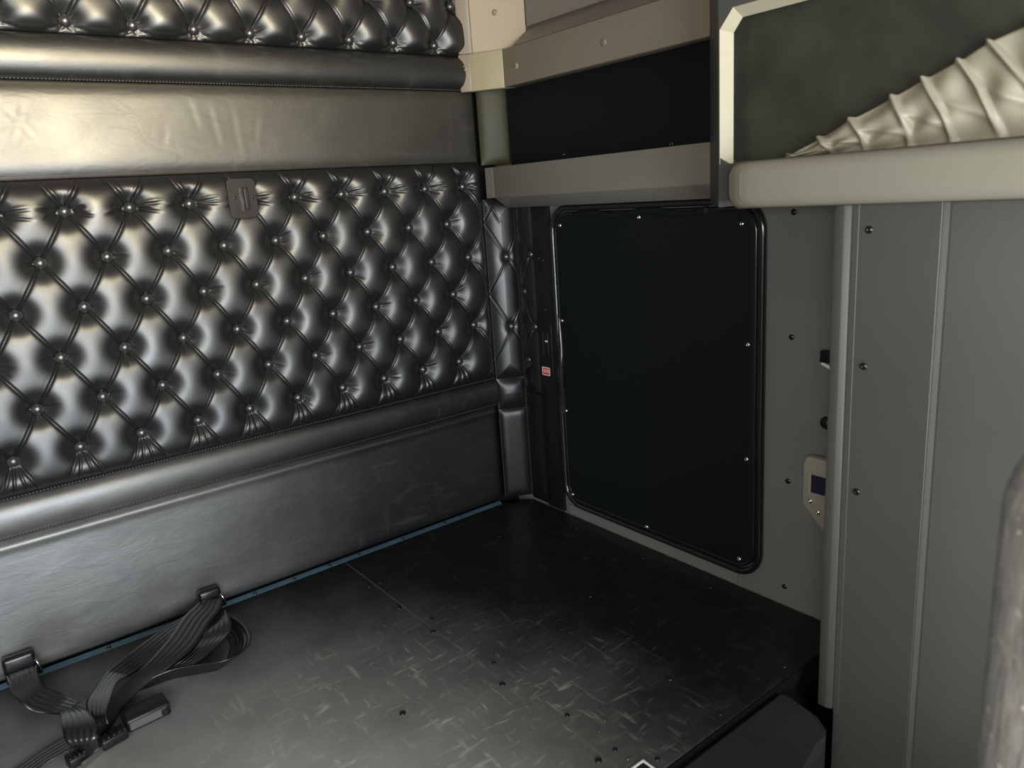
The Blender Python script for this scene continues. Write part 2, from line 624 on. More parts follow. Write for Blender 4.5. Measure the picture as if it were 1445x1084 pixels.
# left wall with the driver's window opening further forward
lw = bmesh.new()
add_box(lw, (-1.25, -1.70, -.50), (-1.20, .0295, 1.80))
add_box(lw, (-1.25, -3.20, -.50), (-1.20, -1.701, .35))
add_box(lw, (-1.25, -3.20, 1.15), (-1.20, -1.701, 1.80))
add_box(lw, (-1.25, -3.20, .351), (-1.20, -2.75, 1.149))
struct(bm_obj('wall_left', lw, M['greywall'], smooth=False))
fw = bmesh.new()
add_box(fw, (-1.25, -3.26, -.50), (1.20, -3.205, -.06))
add_box(fw, (-1.25, -3.26, 1.71), (1.20, -3.205, 1.80))
add_box(fw, (-1.25, -3.26, -.059), (-1.10, -3.205, 1.709))
add_box(fw, (1.10, -3.26, -.059), (1.20, -3.205, 1.709))
struct(bm_obj('wall_front', fw, M['greywall'], smooth=False))
struct(box('ceiling', (-1.25, -3.26, 1.801), (1.30, .080, 1.84), M['ceiling']))
struct(box('floor', (-1.25, -3.26, -.54), (1.30, .080, -.501), M['cabfloor']))

# ------------------------------------------------------------------ bunk boards
BOARD_Y0, BOARD_Y1 = -1.064, -.004
SEAM = .4815
lb = thing('bunk_board', 'scuffed black bunk board under the coiled straps, left of the floor seam', 'board', (-.3, -.53, -.018), 'black bunk boards')
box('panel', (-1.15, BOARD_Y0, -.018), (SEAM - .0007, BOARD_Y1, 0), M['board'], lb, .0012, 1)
rb = thing('bunk_board', 'black bunk board in the dark corner by the hatch panel, right of the floor seam', 'board', (.8, -.53, -.018), 'black bunk boards')
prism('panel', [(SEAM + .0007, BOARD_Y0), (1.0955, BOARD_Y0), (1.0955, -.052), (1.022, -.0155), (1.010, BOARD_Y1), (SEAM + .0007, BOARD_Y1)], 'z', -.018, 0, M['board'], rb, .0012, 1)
box('worn_edge', (SEAM - .0018, BOARD_Y0 + .002, -.004), (SEAM - .0006, BOARD_Y1 - .002, .0003), M['seamgrey'], lb)
for x, y in ((.466, -.175), (.469, -.316), (.474, -.459), (.474, -.710), (.481 - .012, -.980), (.287, -.650), (-.45, -.65), (.02, -.98), (-.2, -.65)):
    stud('screw', SCREW_BLACK, (x, y, .0006), (0, 0, 1), lb)
for x, y in ((.495, -.175), (.499, -.413), (.503, -.643), (.506, -.862), (.507, -.981), (.543, -1.043), (.706, -1.044), (.906, -1.043), (.863, -.183), (.820, -.593), (.718, -.919),
             (1.045, -.30), (1.045, -.55), (1.045, -.76)):
    stud('screw', SCREW_SMALL, (x, y, .0004), (0, 0, 1), rb)
# joists that carry the boards, and the bunk front
struct(box('trim_5', (-1.15, -1.060, -.50), (1.095, -1.040, -.019), M['deepblack']))
struct(box('shade_strip', (-1.15, -1.0672, -.020), (1.0955, -1.0645, -.0005), M['deepblack']))  # dark strip added over the boards' front edge to paint it in shade
struct(box('trim_6', (-1.15, -.06, -.50), (1.0, -.03, -.019), M['cabfloor']))

# blue-grey metal strip along the rear edge of the boards
strip = struct(prism('trim_1', [(-.0105, .0008), (-.0085, .0026), (-.003, .0068), (.0005, .0080), (.0005, .0008)], 'x', -1.15, 1.005, M['bluesteel'], None, 0))
for x in (.342, .439, .524, .66, .80, -.09, .24):
    stud('screw', SCREW_SMALL, (x, -.0060, .0046), (0, -.55, .84), strip)
struct(box('trim_2', (1.0965, -.795, .0005), (XW - .0005, -.215, .030), M['greywall'], None, .0015, 1))

# small bits lying on the boards and the latch plate at the front edge
for k, (x, y, rz, s, lab) in enumerate(((.545, -.921, .3, .0045, 'curled metal shaving right of the floor seam, the farthest of three'),
                                   (.519, -.930, 1.1, .0030, 'tiny bright metal chip beside the floor seam'),
                                   (.509, -1.012, .2, .0045, 'curled metal shaving nearest the edged latch plate'))):
    pts = [(x + s * math.cos(a) * math.cos(rz), y + s * math.cos(a) * math.sin(rz), .0014 + s * .35 * math.sin(a)) for a in np.linspace(.15, PI - .15, 9)]
    tag(tube('metal_shaving', pts, .0009, M['chrome'], n=6), lab, 'shaving', 'metal shavings on the bunk board')
lp = thing('floor_latch', 'white-edged latch plate with dark violet recess at the front edge of the bunk board', 'latch', (.49, -1.048, 0))
fr = bmesh.new()
for lo, hi in (((.452, -1.0325, .0004), (.524, -1.0285, .003)), ((.520, -1.0630, .0004), (.524, -1.0327, .003)), ((.452, -1.0630, .0004), (.456, -1.0327, .003))):
    add_box(fr, lo, hi, .0006, 1)
bm_obj('plate_edge', fr, M['white'], lp)
box('recess', (.4565, -1.0630, .0003), (.5195, -1.0330, .0012), M['purple'], lp)

# ------------------------------------------------------------------ rear wall upholstery
DX, DZ = .12, .09545
ZT = .9448
X0L, X1L = -.42, 1.024

# lower tufted panel
U, V = (X0L, X1L), (.393, 1.006)
btn = []
for r in range(6):
    z = ZT - r * DZ
    for i in range(-3, 10):
        x = i * DX - (DX / 2 if r % 2 else 0)
        if -.39 < x < 1.005:
            btn.append((x, z))
low = thing('tufted_wall_cushion', 'large buttoned black leather panel across the rear wall above the bunk', 'upholstery', (.3, .02, .393), 'tufted leather panels on the rear wall')
pad('padding', (0, .0025, 0), (1, 0, 0), (0, -1, 0), U, V, tuft_height(btn, U, V, 0, ZT, DX, DZ), M['leather'], low, .0019, .022)
for x, z in btn:
    if abs(x - .36) < .02 and abs(z - ZT) < .01:
        continue                                # covered by the latch plate
    stud('button', BUTTON, (x, -.0035, z), (0, -1, 0), low)
stitches('stitching', (X0L + .01, -.0035, .3945), (X1L, -.0035, .3945), low, M['thread'])

# upper tufted panel
U, V = (X0L, 1.020), (1.2775, 1.72)
ub = []
for r in range(-4, 1):
    z = 1.2995 - r * .097
    for i in range(-4, 9):
        x = .068 + i * DX + (DX / 2 if r % 2 else 0)
        if -.39 < x < 1.0:
            ub.append((x, z))
up = thing('tufted_wall_cushion', 'buttoned black leather panel cut off by the top of the photo', 'upholstery', (.3, .02, 1.2775), 'tufted leather panels on the rear wall')
pad('padding', (0, .0025, 0), (1, 0, 0), (0, -1, 0), U, V, tuft_height(ub, U, V, .068, 1.2995, DX, .097, seed=8, edge=.012, wild=.8, top_pull=False), M['leather'], up, .0024, .022)
for x, z in ub:
    stud('button', BUTTON, (x, -.0035, z), (0, -1, 0), up)

# padded rolls
for (z0, z1, amp, lab, xe) in ((.312, .3915, .019, 'padded black leather roll under the large buttoned panel', 1.022),
                               (1.192, 1.2765, .024, 'padded leather roll under the uppermost buttoned panel', 1.018)):
    r = thing('padded_roll', lab, 'upholstery', (.3, .02, z0), 'padded rolls on the rear wall')
    U, V = (X0L, xe), (z0, z1)
    pad('padding', (0, .003, 0), (1, 0, 0), (0, -1, 0), U, V, roll_height(V, amp, 2.2), M['leather_roll'], r, .004, .022)
    stitches('stitching', (X0L + .01, -.0002, z0 + .0012), (xe, -.0002, z0 + .0012), r, M['thread'])

# smooth panels
U, V = (X0L, 1.016), (.0135, .311)
sm = thing('smooth_panel', 'smooth scuffed black leather panel between the lower roll and the bunk boards', 'upholstery', (.3, .02, .0135), 'smooth leather panels on the rear wall')


def low_panel(uu, vv):
    d = np.maximum(border(uu, vv, U, V), 0)
    h = .009 * (1 - np.exp(-(d / .008) ** 1.4))
    h += .0035 * np.exp(-((vv - .296) / .010) ** 2)
    h += .0008 * np.sin(uu * 14 + 1) * np.sin(vv * 19) * (1 - np.exp(-d / .04))
    for bx, bz, s in ((.05, .07, .05), (.14, .05, .04), (-.2, .05, .05)):     # drawn in behind the strap anchors
        h -= .004 * np.exp(-(((uu - bx) / s) ** 2 + ((vv - bz) / s) ** 2))
    return h


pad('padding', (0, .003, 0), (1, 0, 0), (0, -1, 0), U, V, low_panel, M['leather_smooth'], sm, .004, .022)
U2, V2 = (X0L, 1.020), (1.0075, 1.1905)
su = thing('smooth_panel', 'smooth tan-sheened leather panel between the upper roll and the large buttoned panel', 'upholstery', (.3, .02, 1.0075), 'smooth leather panels on the rear wall')


def up_panel(uu, vv):
    d = np.maximum(border(uu, vv, U2, V2), 0)
    h = .008 * (1 - np.exp(-(d / .014) ** 1.4))
    h += .0006 * np.sin(uu * 17 + 2) * np.sin(vv * 27 + 1) * (1 - np.exp(-d / .04))
    for k in range(7):                                              # star of faint creases
        pass
    for ang, l in ((.3, .05), (1.2, .045), (2.2, .05), (3.4, .06), (4.2, .05), (5.3, .05)):
        crease(h, uu, vv, (-.045, 1.112), (-.045 + l * math.cos(ang), 1.112 + l * math.sin(ang)), .004, .0004, .6, 1, (.1, .7))
    for (a, b) in (((.27, 1.17), (.285, 1.09)), ((.31, 1.16), (.325, 1.05)), ((.36, 1.16), (.365, 1.03)), ((.22, 1.11), (.205, 1.06)), ((.42, 1.14), (.40, 1.06))):
        crease(h, uu, vv, a, b, .006, .00016, .8, 1, (.3, .3))
    return h


pad('padding', (0, .003, 0), (1, 0, 0), (0, -1, 0), U2, V2, up_panel, M['leather_upper'], su, .004, .022)

# latch plate on the tufted panel
la = thing('latch_plate', 'small black metal latch plate screwed onto the top edge of the buttoned panel', 'latch', (.349, -.02, .906))
Rl = Matrix.Rotation(math.radians(3.5), 4, 'Y')
bm = bmesh.new()
oc = [(.349 + a, .9485 + b) for a, b in rrect(-.0315, .0315, -.0425, .0425, .009, 6)]
A = [bm.verts.new((x, -.0285, z)) for x, z in oc]
B = [bm.verts.new((x, -.0200, z)) for x, z in oc]
bm.faces.new(A)
bm.faces.new(B[::-1])
for i in range(len(oc)):
    bm.faces.new((A[i], A[(i + 1) % len(oc)], B[(i + 1) % len(oc)], B[i]))
bmesh.ops.bevel(bm, geom=[e for e in bm.edges if all(v in A for v in e.verts)], offset=.0016, segments=2, affect='EDGES')
lpl = bm_obj('plate', bm, M['latch'], la)
prism('slot', [(.3425, .970), (.3475, .973), (.3465, .955), (.351, .944), (.349, .932), (.3485, .922), (.3435, .922), (.3440, .938), (.3415, .950)], 'y', -.0290, -.0270, M['purple'], lpl)
box('tab', (.3510, -.0345, .924), (.3620, -.0286, .972), M['latch'], lpl, .0018, 2)
for x in (.331, .3715):
    stud('rivet', RECESS, (x, -.0285, .951), (0, -1, 0), lpl)
em = bmesh.new()
for k in range(9):                                                  # worn embossing, no longer legible
    x = .328 + k * .0052
    add_box(em, (x, -.0291, .9135 + (k % 3) * .001), (x + .0032, -.0284, .9165 + (k % 2) * .002), .0002, 1)
    add_box(em, (x + .001, -.0291, .9195 + (k % 2) * .001), (x + .0036, -.0284, .9225), .0002, 1)
bm_obj('embossing', em, M['latch'], lpl)

# ------------------------------------------------------------------ corner upholstery (45-degree chamfer)
CO = np.array((1.0215, -.0025, 0.))
CD = np.array((.8970, -.4420, 0.))
CN = np.array((-.4420, -.8970, 0.))
CL = .090
cc = thing('corner_cushion', 'narrow black leather corner cushion with two buttons between buttoned panel and hatch wall', 'upholstery', (1.06, -.02, .012))
cb = [(.058, .744), (.058, .543), (.058, .945)]


def corner_tuft(uu, vv):
    U, V = (0, CL), (.392, .907)
    d = np.maximum(border(uu, vv, U, V), 0)
    h = .020 * (1 - np.exp(-(d / .020) ** 1.2))
    rm = np.full_like(uu, 9.)
    for b in cb:
        rm = np.minimum(rm, np.hypot(uu - b[0], vv - b[1]))
    h *= 1 - .85 * np.exp(-(rm / .015) ** 1.6)
    for b in cb:
        for su, dz in ((0, .10), (0, -.10), (CL, .058), (CL, -.058)):
            k = 1.0
            crease(h, uu, vv, b, (su, b[1] + dz * k), .0020, .0032, .35, 1, (.1, .12))
    for k in range(5):
        crease(h, uu, vv, (.006 + .004 * k, .905 - .006 * k), (.020 + .006 * k, .88 - .012 * k), .002, .002, .5, 1)
    return h


pad('tufted_section', CO, CD, CN, (0, CL), (.392, .907), corner_tuft, M['leather'], cc, .0018, .012)
pad('square_section', CO, CD, CN, (0, CL), (.299, .391), plain_height((0, CL), (.299, .391), .015, .016), M['leather_dark'], cc, .0025, .012)
pad('lower_section', CO, CD, CN, (.001, CL), (.0125, .298), plain_height((.001, CL), (.0125, .298), .010, .009), M['leather_dark'], cc, .003, .012)
for t, z in cb[:2]:
    stud('button', BUTTON, CO + CD * t + CN * .0015 + np.array((0, 0, z)), CN, cc)
for t in (.0035, CL - .0035):
    a = CO + CD * t + CN * .002
    stitches('stitching', a + np.array((0, 0, .02)), a + np.array((0, 0, .905)), cc, M['thread'], .0075, .0007, CN)
cu = thing('corner_cushion', 'short plain leather corner cushion below the taupe overhead trim', 'upholstery', (1.06, -.02, 1.0))
pad('padding', CO + CD * .006, CD, CN, (0, CL), (.9975, 1.262), plain_height((0, CL), (.9975, 1.262), .010, .012, .0008, 5), M['olive'], cu, .003, .012)
tube('piping', [CO + CD * (.006 + CL) + CN * .004 + np.array((0, 0, z)) for z in np.linspace(.9985, 1.185, 12)], .0022, M['rubber'], cu, n=8)

# narrow tufted strip on the side wall
ns = thing('tufted_strip', 'narrow dark buttoned strip between corner cushion and hatch jamb', 'upholstery', (1.10, -.085, .002))
SY = (-.1240, -.0480)
sb = [(-.112, .75), (-.112, .546), (-.075, .645), (-.075, .445)]


def strip_h(uu, vv):
    U, V = SY, (.345, .985)
    d = np.maximum(border(uu, vv, U, V), 0)
    h = .012 * (1 - np.exp(-(d / .012) ** 1.2))
    rm = np.full_like(uu, 9.)
    for b in sb:
        rm = np.minimum(rm, np.hypot(uu - b[0], vv - b[1]))
    h *= 1 - .8 * np.exp(-(rm / .013) ** 1.6)
    for i, b in enumerate(sb):
        for q in sb:
            if abs(abs(q[1] - b[1]) - .102) < .02 and q[1] < b[1]:
                crease(h, uu, vv, b, q, .0020, .0028, .35, 1, (.1, .1))
    crease(h, uu, vv, (-.075, .645), (-.120, .75), .002, .002, .3, 1)
    crease(h, uu, vv, (-.112, .75), (-.06, .86), .002, .0028, .3, 1)
    return h


pad('tufted_section', (1.0985, 0, 0), (0, 1, 0), (-1, 0, 0), SY, (.345, .985), strip_h, M['leather_dark'], ns, .002, .003)
pad('plain_section', (1.0985, 0, 0), (0, 1, 0), (-1, 0, 0), SY, (.006, .344), plain_height(SY, (.006, .344), .005, .008), M['leather_dark'], ns, .004, .003)
for y, z in sb:
    stud('button', BUTTON, (1.0955, y, z), (-1, 0, 0), ns)

# ------------------------------------------------------------------ hatch jamb with slide latch and sticker
jb = thing('hatch_jamb', 'black jamb strip with slide latch along the left side of the hatch panel', 'trim', (1.10, -.17, .004))
box('jamb', (1.0925, -.2000, .004), (1.1015, -.1265, .984), M['blackplastic'], jb, .002, 2)
lt = bmesh.new()
for y in (-.149, -.170, -.186):
    zz = (.466, .536) if y != -.186 else (.420, .560)
    add_box(lt, (1.0900, y - .0012, zz[0]), (1.0928, y + .0012, zz[1]), .0006, 1)
bm_obj('latch_rail', lt, M['rubber'], jb)
box('latch_glint', (1.0885, -.1700, .508), (1.0922, -.1600, .512), M['white'], jb, .0006, 1)  # white sliver painted in as the glint on the latch
for z, y in ((.74, -.150), (.735, -.165), (.60, -.165)):
    stud('screw', SCREW_SMALL, (1.0925, y, z), (-1, 0, 0), jb)
st = thing('sticker', 'small red sticker with pale border on the black hatch jamb', 'sticker', (1.092, -.153, .4215))
SX = 1.0922


def flat_rr(name, y0, y1, z0, z1, r, x, th, mat, par):
    return prism(name, rrect(y0, y1, z0, z1, r, 5), 'x', x - th, x, mat, par)


flat_rr('border', -.1705, -.1365, .4095, .4335, .003, SX, .0004, M['pink'], st)
flat_rr('print', -.1670, -.1400, .4125, .4305, .001, SX - .0004, .0002, M['red'], st)
ln = bmesh.new()
add_box(ln, (SX - .0009, -.1668, .4238), (SX - .00065, -.1402, .4266))
for k in range(7):
    y = -.1445 - k * .0031
    if k == 3:
        continue
    add_box(ln, (SX - .0009, y - .0022, .4172 + (k % 2) * .0004), (SX - .00065, y, .4218))
bm_obj('lettering', ln, M['pink'], st, smooth=False)

# ------------------------------------------------------------------ hatch panel
HY0, HY1, HZ0, HZ1 = -.856, -.212, .042, .872
hp = thing('hatch_panel', 'large black vinyl hatch panel with rounded corners and glossy rubber rim', 'panel', (1.10, -.535, .042))


def hatch():
    inset = .010
    out = rrect(HY0 + inset, HY1 - inset, HZ0 + inset, HZ1 - inset, .052, 10)
    bm = bmesh.new()
    rings = []
    for x, k in ((1.1012, 0), (1.0935, 0), (1.0905, .004), (1.0895, .016), (1.0895, .10)):
        ring = rrect(HY0 + inset + k, HY1 - inset - k, HZ0 + inset + k, HZ1 - inset - k, max(.052 - k, .008), 10)
        rings.append([bm.verts.new((x, y, z)) for y, z in ring])
    n = len(rings[0])
    for a, b in zip(rings[:-1], rings[1:]):
        for i in range(n):
            bm.faces.new((a[i], a[(i + 1) % n], b[(i + 1) % n], b[i]))
    bm.faces.new(rings[-1])
    bm.faces.new(rings[0][::-1])
    return bm_obj('panel', bm, M['vinyl'], hp, auto=60)


hatch()
rim = rrect(HY0, HY1, HZ0, HZ1, .060, 12)
dense = []
for i in range(len(rim)):
    a, b = rim[i], rim[(i + 1) % len(rim)]
    L = math.hypot(b[0] - a[0], b[1] - a[1])
    m = max(1, int(L / .012))
    for k in range(m):
        dense.append((a[0] + (b[0] - a[0]) * k / m, a[1] + (b[1] - a[1]) * k / m))
tube('rubber_rim', [(1.0935, y, z) for y, z in dense], .0080, M['rubber'], hp, True, 12, Vector((1, 0, 0)))
inner = rrect(HY0 + .015, HY1 - .015, HZ0 + .015, HZ1 - .015, .048, 12)
tube('rim_bead', [(1.0925, y, z) for y, z in inner], .0036, M['rubber'], hp, True, 8, Vector((1, 0, 0)))
# vinyl flap bulging over the rim on the left and along the top
fl = [(1.0905 - .0045 * math.sin(PI * k / 24) ** 2, HY1 - .013 + .004 * math.sin(PI * k / 12 + .6), .30 + .29 * k / 24) for k in range(25)]
tube('left_flap', fl, lambda i: .0028 + .0062 * math.sin(PI * i / 24) ** 1.5, M['rubber'], hp, n=10)
ft = [(1.0915 - .0035 * math.sin(PI * k / 40), HY1 - .09 - .42 * k / 40, HZ1 - .018 + .004 * math.sin(k * .33)) for k in range(41)]
tube('top_flap', ft, lambda i: (.004, .006 + .003 * abs(math.sin(i * .18))), M['vinyl'], hp, n=10)
for y, z in ((-.527, .844), (-.809, .826), (-.826, .576), (-.825, .320), (-.807, .074), (-.524, .062), (-.243, .072), (-.234, .320), (-.236, .575), (-.248, .828)):
    stud('screw', SCREW_STEEL, (1.0890, y, z), (-1, 0, 0), hp)

# screws and fittings on the grey side wall
wr = bpy.data.objects['wall_right']
for y, z in ((-.919, .600), (-.918, .290), (-.915, .042), (-.918, .846)):
    stud('screw', SCREW_BLACK, (XW, y, z), (-1, 0, 0), wr)
    stud('screw_recess', RECESS, (XW - .0022, y, z), (-1, 0, 0), wr)
ch = thing('wall_channel', 'thin dark vertical channel on the grey wall just behind the post', 'trim', (1.10, -1.008, .26))
box('channel', (1.0975, -1.030, .26), (1.1015, -1.004, .70), M['greywall'], ch, .001, 1)
box('clip', (1.084, -1.016, .560), (1.0972, -.990, .585), M['blackplastic'], ch, .004, 2)
box('clip_tongue', (1.086, -1.014, .552), (1.0972, -.992, .558), M['white'], ch, .0015, 1, Matrix.Rotation(.4, 4, 'X'))
stud('knob', dome_mesh('channel_knob', .013, .010, M['blackplastic']), (1.0972, -1.003, .437), (-1, 0, 0), ch)
ot = thing('outlet_box', 'beige plastic socket box low on the grey wall, half hidden by the post', 'outlet', (1.09, -.998, .24))
hs = prism('housing', [(-.966, .262), (-.966, .352), (-.974, .366), (-1.040, .366), (-1.040, .215), (-1.012, .215)], 'x', 1.078, 1.1015, M['outlet'], ot, .004, 2)
box('socket', (1.0755, -1.026, .292), (1.0785, -.986, .330), M['purple'], hs, .001, 1)
box('socket_edge', (1.0745, -.9855, .290), (1.0785, -.9815, .333), M['jamb'], hs, .001, 1)
for y, z in ((-.984, .272), (-1.001, .252)):
    stud('screw', SCREW_STEEL, (1.0785, y, z), (-1, 0, 0), hs)

# ------------------------------------------------------------------ shelf valance over the hatch and the black panel above it
va = thing('shelf_valance', 'grey shelf valance running above the hatch panel', 'shelf', (1.06, -.39, .88))
prism('valance', [(1.030, .990), (1.030, .909), (1.072, .8795), (1.0905, .8795), (1.0905, .990)], 'y', -.775, -.0515, M['greyplastic'], va, .0016, 2)
prism('end_return', [(1.0305, -.051), (1.0305, -.0145), (1.0395, -.0185), (1.0905, -.0475), (1.0905, -.051)], 'z', .909, .990, M['greyplastic'], va, .0008, 1)
bp = thing('recess_panel', 'flat black panel in the recess between taupe trim and grey shelf valance', 'panel', (1.098, -.4, .99))
box('panel', (1.0935, -.800, .9925), (1.1012, -.0545, 1.196), M['vinyl'], bp, .001, 1)
for y, z in ((-.270, 1.004), (-.624, .998)):
    stud('screw', SCREW_BLACK, (1.0935, y, z), (-1, 0, 0), bp)

# ------------------------------------------------------------------ taupe overhead trim
ovh = thing('overhead_trim', 'taupe moulded trim framing the storage recess at the upper right of the rear wall', 'trim', (1.05, -.3, 1.185))
prism('beam_corner', [(.9975, -.0302), (1.0455, -.1078), (1.085, -.1095), (1.030, -.0302)], 'z', 1.1865, 1.279, M['cream'], ovh, .0012, 2)
prism('beam', [(1.0455, -.1082), (1.0455, -.800), (1.085, -.800), (1.085, -.1100)], 'z', 1.1865, 1.279, M['beige'], ovh, .0025, 2)
prism('beam_end', [(.9775, -.0055), (.9770, -.0085), (.9965, -.0300), (1.0290, -.0300), (1.0100, -.0055)], 'z', 1.1865, 1.279, M['beige'], ovh, .0025, 2)
prism('upright_flange', [(.9800, -.0055), (.9790, -.0100), (1.0000, -.0340), (1.0300, -.0340), (1.0120, -.0055)], 'z', 1.2795, 1.70, M['beige'], ovh, .0025, 2)
prism('corner_plate', [(1.0040, -.0345), (1.0320, -.0345), (1.1120, -.1350), (1.0900, -.1550)], 'z', 1.2800, 1.70, M['plate'], ovh, .002, 1)
prism('sill', [(1.0465, 1.2795), (1.1012, 1.3260), (1.1012, 1.2795)], 'y', -.800, -.1560, M['backcloth'], ovh)
box('recess_back', (1.0905, -.800, 1.3265), (1.1012, -.1580, 1.70), M['backcloth'], ovh, .001, 1)
for w, nrm in (((1.0455, -.163, 1.230), (-1, 0, 0)), ((1.0455, -.478, 1.228), (-1, 0, 0)), ((.9870, -.0185, 1.245), (-.74, -.67, 0)), ((1.0460, -.0900, 1.370), (-.72, -.69, 0))):
    s = stud('screw_cap', SCREW_TAUPE, w, nrm, ovh)
    n = Vector(nrm).normalized()
    stud('screw_recess', RECESS, Vector(w) + n * .0022, nrm, s)

# ------------------------------------------------------------------ overhead cabinet on the right
oc = thing('overhead_cabinet', 'grey overhead cabinet with open front and rounded lower rail, upper right', 'cabinet', (.98, -1.3, .865))
# carcass: chamfered far end, front frame with an opening
prism('end_panel', [(1.0310, -.776), (.9000, -.8955), (1.0900, -.8955), (1.0900, -.776)], 'z', .868, 1.70, M['cabinet'], oc, .002, 2)


def frame_part():
    """front frame with a chamfer-cornered opening, 8 mm proud"""
    y0, y1, z0, z1 = -1.70, -.899, .9425, 1.192
    c = .030
    hole = [(y1, z0 + .012), (y1, z1 - c), (y1 - c * .9, z1), (y0, z1), (y0, z0), (y1 - .012, z0)]
    outer = [(-.8965, .880), (-.8965, 1.200), (-.8975, 1.70), (-1.76, 1.70), (-1.76, .880), (-.905, .880)]
    bm = bmesh.new()
    F = []
    for x in (.8990, .9350):
        F.append(([bm.verts.new((x, *p)) for p in outer], [bm.verts.new((x, *p)) for p in hole]))
    n = 6
    for i in range(n):
        j = (i + 1) % n
        bm.faces.new((F[0][0][i], F[0][0][j], F[0][1][j], F[0][1][i]))
        bm.faces.new((F[1][0][j], F[1][0][i], F[1][1][i], F[1][1][j]))
        bm.faces.new((F[0][0][j], F[0][0][i], F[1][0][i], F[1][0][j]))
        bm.faces.new((F[0][1][i], F[0][1][j], F[1][1][j], F[1][1][i]))
    return bm_obj('front_frame', bm, M['cabinet'], oc)


frame_part()
bm = bmesh.new()
P_ = [(-.8993, .9430), (-.8993, 1.1620), (-.9263, 1.1917), (-1.70, 1.1917)]
o_ = .0150
Q_ = [(-.8993 - o_, .9430), (-.8993 - o_, 1.1620 - .4 * o_), (-.9263 - .4 * o_, 1.1917 - o_), (-1.70, 1.1917 - o_)]
la_ = [bm.verts.new((.8984, y, z)) for y, z in P_]
lb_ = [bm.verts.new((.9170, y, z)) for y, z in P_]
lc_ = [bm.verts.new((.9170, y, z)) for y, z in Q_]
for A_, B_ in ((la_, lb_), (lb_, lc_), (lc_, la_)):
    for k in range(3):
        bm.faces.new((A_[k], A_[k + 1], B_[k + 1], B_[k]))
bm.faces.new((la_[0], lb_[0], lc_[0]))
bm.faces.new((la_[3], lc_[3], lb_[3]))
bm_obj('opening_liner', bm, M['jamb'], oc, smooth=False)
box('inner_panel', (.9360, -1.76, .900), (.9420, -.8970, 1.60), M['darkpanel'], oc, .001, 1)
box('cabinet_floor', (.9425, -1.76, .870), (1.0900, -.8970, .895), M['cabinet'], oc)
prism('lower_rail', [(.8985, -.9170), (.8780, -.9320), (.8670, -.9550), (.8630, -.9850), (.8630, -1.78), (.8985, -1.78)], 'z', .8665, .9440, M['rail'], oc, .022, 6)

# pleated satin curtain gathered behind the rail
def curtain():
    top = [(-1.016, .9450), (-1.020, .9465), (-1.074, .9690), (-1.125, .9915), (-1.188, 1.0165), (-1.230, 1.035), (-1.276, 1.051), (-1.312, 1.068), (-1.357, 1.082), (-1.45, 1.12), (-1.60, 1.18)]
    bot = [(-1.017, .9446), (-1.035, .9448), (-1.095, .9448), (-1.150, .9448), (-1.216, .9448), (-1.274, .9448), (-1.336, .9448), (-1.400, .9448), (-1.460, .9448), (-1.55, .9448), (-1.69, .9448)]
    NU, NV = 30, 40
    m = len(top)
    verts, faces = [], []
    R = np.random.RandomState(4)
    ph = R.uniform(0, 6, 20)
    for i in range((m - 1) * NU + 1):
        k, f = min(i // NU, m - 2), 0
        f = i / NU - k
        a = np.array(top[k]) * (1 - f) + np.array(top[k + 1]) * f
        b = np.array(bot[k]) * (1 - f) + np.array(bot[k + 1]) * f
        w = i / NU
        tri = min(abs(w - round(w)), .5)
        rib = math.exp(-(tri / .085) ** 2)
        rib = rib if .5 < w < m - 1.2 else rib * .4
        for j in range(NV + 1):
            v = j / NV
            bowv = v + .10 * math.sin(PI * v)
            p = a * (1 - v) + b * v
            p = p + np.array((-.010, 0)) * math.sin(PI * v)
            x = .9240 - .012 * math.sin(PI * min(v * 1.05, 1)) - .011 * rib * (1 - .55 * v)
            x += .0034 * math.sin(6.2 * w + 5 * v + ph[k]) * math.sin(PI * v) + .0030 * math.sin(13 * v + ph[k + 3] + 3 * f) * (1 - rib)
            x += .0030 * math.exp(-((v - .35 - .4 * f) / .07) ** 2) * (1 - rib) * -1.2
            p[1] += .0045 * rib * (1 - v) ** 4
            verts.append((max(x, .9015), p[0], max(p[1], .9452)))
    S = NV + 1
    n = (m - 1) * NU
    for i in range(n):
        for j in range(NV):
            faces.append((i * S + j, (i + 1) * S + j, (i + 1) * S + j + 1, i * S + j + 1))
    o = obj('pleated_curtain', verts, faces, M['satin'], None, True)
    sl = o.modifiers.new('thickness', 'SOLIDIFY')
    sl.thickness = .0016
    sl.offset = 0
    return o


tag(curtain(), 'pale satin pleated curtain rising behind the rail of the overhead cabinet', 'curtain')

# ------------------------------------------------------------------ tall cabinet with the post
tc = thing('side_cabinet', 'tall grey cabinet side with raised edge post at the right, below the overhead cabinet', 'cabinet', (1.0, -1.4, -.05))
prism('post', [(.8990, -1.1170), (.8990, -1.1330), (.9035, -1.1420), (.9300, -1.1420), (.9300, -1.1170)], 'z', -.038, .866, M['cabinet'], tc, .0012, 2)
box('side_panel', (.9080, -1.2740, -.498), (.9300, -1.1425, .866), M['cabinet'], tc, .0008, 1)
box('panel_lip', (.9065, -1.1530, -.045), (.9079, -1.1428, .866), M['cabinet'], tc, .0005, 1)
prism('door', [(.9078, -1.2745), (.9112, -1.2840), (.9104, -1.2850), (.9104, -1.7600), (.9300, -1.7600), (.9300, -1.2745)], 'z', -.498, .866, M['cabdoor'], tc, .0016, 2)
box('carcass', (.9305, -1.7600, -.045), (1.0960, -1.1180, .866), M['greywall'], tc)
box('plinth', (.9600, -1.2735, -.500), (1.0960, -1.1300, -.046), M['deepblack'], tc)
for y, z in ((-1.169, .827), (-1.170, .612), (-1.168, .396)):
    stud('screw', SCREW_BLACK, (.9080, y, z), (-1, 0, 0), tc)

